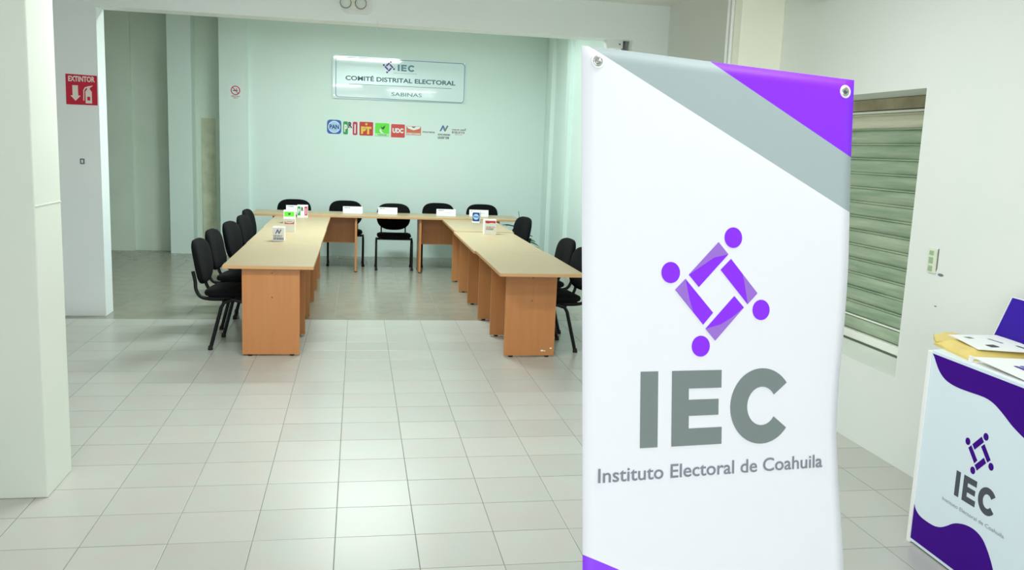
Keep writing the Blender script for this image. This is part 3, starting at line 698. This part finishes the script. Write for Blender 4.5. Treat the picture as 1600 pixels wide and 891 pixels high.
dec(t, [(1.468, 1.945), (1.485, 1.94), (1.50, 1.90), (1.53, 1.885), (1.48, 1.883), (1.462, 1.915)], 'paper', 2); ltr(t, 'VERDE', 1.43, 1.847, .14, .022, 'l_green', 2, .02)
t = sticker('red square sticker reading UDC in white', (1.635, 2.025), (1.841, 1.829), 'l_udc')
ltr(t, 'UDC', 1.655, 1.900, 0.165, 0.062, 'paper', 2, .06)
t = sticker('orange framed sticker with white wings spread over it', (1.863, 2.006), (2.084, 1.872), 'l_orange', .006)
dec(t, [(1.868, 2.002), (2.079, 2.002), (2.060, 1.972), (2.02, 1.958), (1.973, 1.945), (1.926, 1.958), (1.886, 1.972)], 'paper'); dec(t, rect(1.873, 1.878, 2.074, 1.905), 'paper')
dec(t, [(1.94, 1.999), (2.006, 1.999), (1.99, 1.985), (1.973, 1.978), (1.956, 1.985)], 'l_brown', 2); ltr(t, 'MOVIMIENTO', 1.885, 1.883, .178, .017, 'l_orange', 2, .01)
t = sticker('small plain maroon lettering sticker with no frame', (2.105, 1.950), (2.300, 1.905), None)
ltr(t, 'morena', 2.111, 1.915, 0.183, 0.034, 'l_maroon', 0, .01)
t = sticker('sticker of a blue zigzag wave above two dark text lines', (2.343, 2.04), (2.524, 1.832), None)
def zig(t, x0, z0, w_, h_, W, zz, parent=None):
    P = lambda a, b: (x0 + a * w_, z0 + b * h_)
    build('print', MB().prism([P(0, .0), P(.16, .0), P(.42, .62), P(.56, .36), P(.62, .5), P(.44, 1.0), P(.34, 1.0)], zz, zz + .0008), 'l_n1', t, W)
    build('print', MB().prism([P(.40, .45), P(.56, .0), P(.68, .0), P(1.0, .92), P(.84, 1.0), P(.62, .38), P(.5, .66)], zz, zz + .0009), 'l_n2', t, W)
zig(t, 2.366, 1.948, 0.135, 0.092, PW, 0.001)
def fakeline(t, x0, z0, w_, h_, m_, W, zz, seed):
    rnd = random.Random(seed); mb = MB(); x = x0
    while x < x0 + w_ - h_ * .3:
        lw = h_ * rnd.uniform(.5, .75); st_ = h_ * .22
        mb.prism(rect(x, z0, x + st_, z0 + h_), zz, zz + .0008)
        if rnd.random() < .7: mb.prism(rect(x, z0 + h_ * rnd.choice([0, .4, .78]), min(x + lw, x0 + w_), z0 + h_ * rnd.choice([.3, .6, 1])) if False else rect(x + st_, z0 + h_ * .78, x + lw, z0 + h_), zz, zz + .0008)
        if rnd.random() < .7: mb.prism(rect(x + st_, z0, x + lw, z0 + h_ * .2), zz, zz + .0008)
        if rnd.random() < .6: mb.prism(rect(x + lw - st_, z0, x + lw, z0 + h_), zz, zz + .0008)
        x += lw + h_ * .2
    return build('text_line', mb, m_, t, W)
fakeline(t, 2.345, 1.886, 0.178, 0.024, 'l_txt', PW, .001, 1); fakeline(t, 2.343, 1.836, 0.18, 0.034, 'l_txt', PW, .001, 2)
t = sticker('sticker of two narrow dark and brown text lines, last of the row', (2.556, 2.0), (2.766, 1.915), None)
fakeline(t, 2.558, 1.970, 0.19, 0.018, 'l_txt', PW, .001, 3); fakeline(t, 2.558, 1.925, 0.205, 0.030, 'l_brown', PW, .001, 4); dec(t, [(2.752, 1.972), (2.764, 1.972), (2.766, 2.004), (2.756, 2.004)], 'l_txt', 0)
fakeline(t, 2.60, 1.903, 0.12, 0.009, 'l_n2', PW, .001, 5)

# red extinguisher sign on the left pier
ex = thing('extinguisher_sign', 'square red fire extinguisher sign reading EXTINTOR on the left pier', 'sign', (-1.355, FY0, 2.11))
EW = wall_frame(0, FY0, 0)
eb = build('plate', MB().prism([(-1.490, 1.976), (-1.222, 1.977), (-1.219, 2.243), (-1.488, 2.250)], 0, 0.003), 'red', ex, EW)
link('lettering', text_mesh('EXTINTOR', width=0.228, height=0.046, bold=0.035, x=-1.466, y=2.186, z=0.0034), 'sign_white', eb, EW)
build('arrow', MB().prism([(-1.433, 2.150), (-1.385, 2.150), (-1.385, 2.058), (-1.364, 2.058), (-1.409, 2.010), (-1.452, 2.058), (-1.433, 2.058)], 0.003, 0.0038), 'sign_white', eb, EW)
build('extinguisher_icon', MB().prism([(-1.323, 1.992), (-1.268, 1.992), (-1.268, 2.098), (-1.284, 2.118), (-1.307, 2.118), (-1.323, 2.098)], 0.003, 0.0038)
      .prism([(-1.307, 2.118), (-1.284, 2.118), (-1.284, 2.132), (-1.262, 2.146), (-1.258, 2.154), (-1.296, 2.146), (-1.326, 2.136), (-1.340, 2.11), (-1.343, 2.015), (-1.335, 2.015), (-1.332, 2.105), (-1.320, 2.125), (-1.307, 2.132)], 0.003, 0.0038), 'sign_white', eb, EW)
build('icon_label', MB().prism(rect(-1.308, 2.018, -1.283, 2.052), 0.0038, 0.0044), 'red', eb, EW)
# no smoking sign
ns = thing('no_smoking_sign', 'small white no smoking sign with a red ring on the far left pillar', 'sign', (-0.61, 9.67, 2.38))
NW = wall_frame(0, 9.67, 0)
nb = build('plate', MB().prism([(-0.704, 2.276), (-0.516, 2.280), (-0.516, 2.484), (-0.704, 2.482)], 0, 0.003), 'paper', ns, NW)
oo = disc(-0.611, 2.405, 0.066, 24); ii = disc(-0.611, 2.405, 0.053, 24)
build('red_ring', MB().add([(p[0], p[1], 0.0045) for p in oo] + [(p[0], p[1], 0.0045) for p in ii], [(k, (k + 1) % 24, (k + 1) % 24 + 24, k + 24) for k in range(24)])
      .prism([(-0.655, 2.444), (-0.646, 2.450), (-0.567, 2.366), (-0.576, 2.360)], 0.003, 0.0045), 'l_rose', nb, NW)
build('cigarette', MB().prism(rect(-0.648, 2.396, -0.580, 2.408), 0.003, 0.0037).prism([(-.60, 2.412), (-.592, 2.412), (-.588, 2.432), (-.60, 2.436)], .003, .0037), 'ink', nb, NW)
fakeline(ns, -0.675, 2.315, 0.13, 0.013, 'ink', NW, .003, 8); fakeline(ns, -0.645, 2.293, 0.07, 0.011, 'ink', NW, .003, 9)

# ------------------------------------------------------------------ name cards on the back row
cards = [(0.33, 8.45, 0.27, 4, 'leftmost white folded name card on the back desks'), (1.083, 8.50, 0.265, 2, 'white folded name card before the second back chair'),
         (1.562, 8.50, 0.265, -1, 'white folded name card in front of the central back chair'), (2.372, 8.46, 0.27, -4, 'white folded name card right of centre, in front of the fourth back chair'),
         (2.84, 8.50, 0.27, -3, 'rightmost white folded name card on the back desks')]
for k, (x, y, w_, a, lab) in enumerate(cards):
    W = Matrix.Translation((x, y, 0.765)) @ Matrix.Rotation(math.radians(a), 4, 'Z')
    t = thing('name_card', lab, 'name card', W, 'name cards on the back desks')
    hh = 0.095; tt = 0.0012
    CF = W @ frame((0, -0.030, 0), (1, 0, 0), (0, 0.28, 0.96), (0, -0.96, 0.28))
    fr = build('front_face', MB().prism([(-w_ / 2, 0), (w_ / 2, 0), (w_ / 2, hh), (-w_ / 2, hh)], -tt, 0), 'paper', t, CF)
    build('back_face', MB().add([(-w_ / 2, 0.0245, 0), (w_ / 2, 0.0245, 0), (w_ / 2, -0.0035, hh * .96), (-w_ / 2, -0.0035, hh * .96), (-w_ / 2, 0.026, 0), (w_ / 2, 0.026, 0), (w_ / 2, -0.002, hh * .96), (-w_ / 2, -0.002, hh * .96)],
          [(0, 1, 2, 3), (7, 6, 5, 4), (0, 4, 5, 1), (1, 5, 6, 2), (2, 6, 7, 3), (3, 7, 4, 0)]), 'paper', t, W)
    fakeline(fr, -w_ * .42, 0.070, 0.075, 0.014, 'ink', CF, 0.0, 20 + k)
    fakeline(fr, -w_ * .1, 0.045, 0.12, 0.006, 'l_n2', CF, 0.0, 30 + k)

# ------------------------------------------------------------------ small printed boxes on the desks
def pbox(label, x, y, w_, d, h_, a, z=DH):
    W = Matrix.Translation((x, y, z)) @ Matrix.Rotation(math.radians(a), 4, 'Z')
    t = thing('paper_box', label, 'box', W, 'printed paper boxes on the desks')
    b = build('body', MB().box((-w_ / 2, -d / 2, 0), (w_ / 2, d / 2, h_), bev=0.002), 'paper', t, W)
    F = W @ frame((0, -d / 2, 0), (1, 0, 0), (0, 0, 1), (0, -1, 0))
    return t, b, F
def fl_(b, F, pts, m_, l=1): return build('print', MB().prism(pts, 0.0, 0.0008 * l), m_, b, F)
t, b, F = pbox('white paper box printed with a blue zigzag wave, nearest on the left desks', 0.386, 5.12, 0.112, 0.112, 0.138, -3)
zig(b, -0.030, 0.075, 0.062, 0.045, F, 0.0); fakeline(b, -0.044, 0.046, 0.088, 0.015, 'inkblue', F, 0.0, 41); fakeline(b, -0.044, 0.018, 0.088, 0.020, 'inkblue', F, 0.0, 42)
t, b, F = pbox('white paper box with a pale orange winged print, second on the left desks', 0.418, 6.06, 0.118, 0.118, 0.145, 2)
fl_(b, F, [(-.05, .118), (-.035, .10), (0, .095), (.035, .10), (.05, .118), (.05, .085), (-.05, .085)], 'l_orange'); fl_(b, F, rect(-.03, .112, .03, .116), 'l_n2')
t, b, F = pbox('white paper box with a bright green print, third on the left desks', 0.345, 7.05, 0.135, 0.12, 0.155, 0)
fl_(b, F, rect(-.058, .085, .058, .140), 'l_lime'); fl_(b, F, [(-.015, .132), (0, .118), (.012, .134), (.016, .110), (0, .098), (-.01, .108)], 'l_dgreen', 2)
t, b, F = pbox('paper box printed green, white and red reading PRI, farthest on the left desks', 0.447, 7.88, 0.135, 0.12, 0.160, 2)
fl_(b, F, rect(-.062, .03, -.026, .145), 'l_green'); fl_(b, F, rect(.026, .03, .062, .145), 'l_rose')
for s, x0, z0, w_, h_, m_ in (('P', -.053, .06, .018, .055, 'paper'), ('R', -.016, .09, .030, .045, 'l_black'), ('I', .040, .05, .008, .07, 'paper')):
    link('lettering', text_mesh(s, width=w_, height=h_, bold=.05, x=x0, y=z0, z=0.0014), m_, b, F)
t, b, F = pbox('paper box with a navy blue round print, at the far end of the right desks', 2.700, 7.70, 0.10, 0.115, 0.150, -14, z=0.748)
fl_(b, F, rrect(-.047, .018, .047, .135, .015), 'l_navy'); fl_(b, F, disc(0, .077, .037), 'l_ltblue', 2); link('lettering', text_mesh('PAN', width=.055, height=.025, bold=.04, x=-.0275, y=.066, z=.0022), 'l_navy', b, F)
t, b, F = pbox('white paper box with a red band along its top on the right desks', 2.658, 6.24, 0.138, 0.12, 0.172, 0)
fl_(b, F, [(-.058, .135), (-.03, .130), (.02, .138), (.058, .130), (.058, .158), (-.058, .158)], 'l_red'); fakeline(b, -.048, .082, .096, .012, 'l_txt', F, 0, 51); fakeline(b, -.05, .055, .10, .018, 'l_brown', F, 0, 52)

# ------------------------------------------------------------------ potted plant in the far right corner
pl = thing('potted_plant', 'leafy green potted plant standing behind the farthest right chair', 'plant', (3.42, 8.25, 0))
px, py = 3.42, 8.25
pot = build('pot', MB().lathe([(0.10, 0), (0.105, 0.01), (0.135, 0.22), (0.15, 0.225), (0.15, 0.25), (0.132, 0.25), (0.128, 0.225)], (px, py, 0), 24), 'pot', pl)
build('soil', MB().lathe([(0.129, 0.20), (0.129, 0.225), (0, 0.232)], (px, py, 0), 20), 'soil', pot)
build('stem', MB().tube(spline([(px, py, 0.22), (px + .01, py, 0.42), (px - .02, py - .01, 0.62), (px - .055, py, 0.87)], 4), [.008] * 4 + [.006] * 4 + [.004] * 5, 6), 'leaf', pl)
def leaf(base, dirn, ln, wd, droop):
    d = Vector(dirn).normalized(); s = d.cross(Vector((0, 0, 1))).normalized(); vs = []; fs = []; nseg = 7
    for i in range(nseg + 1):
        t = i / nseg; c_ = Vector(base) + d * ln * t + Vector((0, 0, ln * (0.25 * t - droop * t * t))); ww = wd * math.sin(PI * min(1, t * .93 + .07)) ** .8
        vs += [c_ - s * ww + Vector((0, 0, .25 * ww)), c_, c_ + s * ww + Vector((0, 0, .25 * ww))]
    for i in range(nseg):
        k = i * 3; fs += [(k, k + 1, k + 4, k + 3), (k + 1, k + 2, k + 5, k + 4)]
    return MB().add(vs, fs, 0, True)
for k in range(16):
    a = k * 2.4; z = 0.36 + 0.32 * (k / 15); rr = 0.30 - 0.012 * k
    b0 = (px - .012, py, z - .04)
    o = build('leaf', leaf(b0, (math.cos(a), math.sin(a), .25), rr, 0.075, 0.40), 'leaf', pl)
for (dx, dy) in ((-1, -.1), (-.8, -.5)): build('leaf', leaf((px - .03, py, .62), (dx, dy, .2), .27, .055, .25), 'leaf', pl)
for (dx, dy, z) in ((.8, -.4, .42), (1, .1, .36)): build('leaf', leaf((px, py, z), (dx, dy, .1), .28, .05, .5), 'leaf', pl)

# ------------------------------------------------------------------ fittings
# emergency lamp on the beam
em = thing('emergency_light', 'white twin-lens emergency light mounted high on the beam', 'light', (1.10, FY0, 3.0))
build('housing', MB().prism(arc(1.04, 3.01, .07, PI * .75, PI * 1.5, 8) + arc(1.20, 3.01, .07, PI * 1.5, PI * 2.2, 8) + [(1.22, 3.12), (1.02, 3.12)], 0, 0.06), 'white', em, wall_frame(0, FY0, 0))
for x in (1.015, 1.155):
    l = build('lamp_head', MB().lathe([(0.045, 0), (0.05, .02), (0.045, .045), (0.02, .055), (0, .056)], seg=20, Mx=wall_frame(x, FY0 - .058, 3.03)), 'glass_lamp', em)
    build('bezel', MB().lathe([(0.046, .018), (0.054, .018), (0.054, .028), (0.046, .03)], seg=20, Mx=wall_frame(x, FY0 - .058, 3.03)), 'gunmetal', l)
build('label_plate', MB().prism(rrect(1.065, 2.985, 1.115, 3.07, .006), 0.06, .062), 'cream', em, wall_frame(0, FY0, 0))
tag(build('wire_hook', MB().tube(spline([(1.318, FY0 - .004, 2.90), (1.318, FY0 - .006, 2.865), (1.316, FY0 + 0.012, 2.845), (1.310, FY0 + .01, 2.80)], 4), .005, 8), 'white'), 'short white wire hook hanging under the middle of the beam', 'hook')
jb = thing('door_closer_box', 'small white metal box fixed under the right end of the beam', 'box', (3.74, 5.2, 2.86))
build('body', MB().box((3.63, 5.13, 2.79), (3.80, 5.24, 2.866), bev=.003), 'white', jb)
build('bracket', MB().box((3.815, 5.12, 2.765), (3.835, 5.24, 2.866)), 'gunmetal', jb)
build('knob', MB().lathe([(0.008, 0), (0.008, .008), (0, .01)], seg=10, Mx=wall_frame(3.765, 5.13, 2.83)), 'gunmetal', jb)
# light switch on the left pier
sw = thing('light_switch', 'tiny grey switch plate low on the left pier beneath the red sign', 'switch', (-1.37, FY0, 1.46))
build('plate', MB().prism(rrect(-1.39, 1.437, -1.352, 1.487, .004, 3), 0, .006), 'l_n2', sw, wall_frame(0, FY0, 0))
build('rocker', MB().prism(rect(-1.379, 1.448, -1.363, 1.476), .006, .009), 'white', sw, wall_frame(0, FY0, 0))
# socket on the right wall
RW = frame((CW, 0, 0), (0, -1, 0), (0, 0, 1), (-1, 0, 0))     # local x = -y world
so_ = thing('wall_socket', 'cream wall socket plate with green inserts beside the shutter', 'socket', (CW, .515, 1.225))
spl = build('plate', MB().prism(rrect(-0.552, 1.160, -0.480, 1.292, .006, 3), 0, .007), 'offwhite', so_, RW)
for (z0, z1) in ((1.258, 1.280), (1.212, 1.244), (1.170, 1.198)): build('insert', MB().prism(rect(-0.540, z0, -0.508, z1), .007, .010), 'socket', spl, RW)
build('conduit_edge', MB().prism([(-.478, 1.295), (-.474, 1.295), (-.474, 1.19), (-.481, 1.17), (-.484, 1.17), (-.478, 1.19)], 0, .003), 'gunmetal', so_, RW)
for k, (y, z, wv) in enumerate(((0.44, 1.158, .05), (0.452, 0.985, .022), (0.437, .83, .01))):
    dm = build('wall_chip', MB().prism([(-y + (wv * (.8 + .3 * math.sin(5 * a_))) * math.cos(a_) * .6, z + wv * .16 * math.sin(a_)) for a_ in [i * PI / 5 for i in range(10)]], -0.004, 0.0012), 'l_n2', None, RW)
    tag(dm, ['chipped plaster streak just below the wall socket', 'small chipped plaster hole under the plaster streak', 'tiny plaster hole just above the counter envelope'][k], 'wall damage')
# conduits on the cream pier and air conditioner above the frame edge
for k, y in enumerate((2.70, 2.63)):
    cp = build('conduit', MB().tube([(3.885 - .0, y, 0.0), (3.885, y, ZF)], 0.013, 10), 'white', None)
    tag(cp, ['white conduit pipe on the cream pier, the farther of the pair', 'white conduit pipe on the cream pier, the nearer of the pair'][k], 'pipe', 'conduits on the cream pier')
ac = thing('air_conditioner', 'white wall air conditioner cut off by the top edge on the right wall', 'air conditioner', (4.12, 1.75, 2.80))
build('body', MB().box((4.03, 1.28, 2.835), (CW - 0.002, 2.05, 3.12), bev=.02), 'white', ac)
build('vent', MB().box((4.024, 1.33, 2.842), (4.045, 2.0, 2.885)), 'black', ac)
build('louver', MB().box((4.005, 1.34, 2.836), (4.032, 1.99, 2.841)), 'offwhite', ac)
build('pipe_cover', MB().box((4.14, 1.9, 2.81), (4.2, 1.96, 2.84)), 'offwhite', ac)
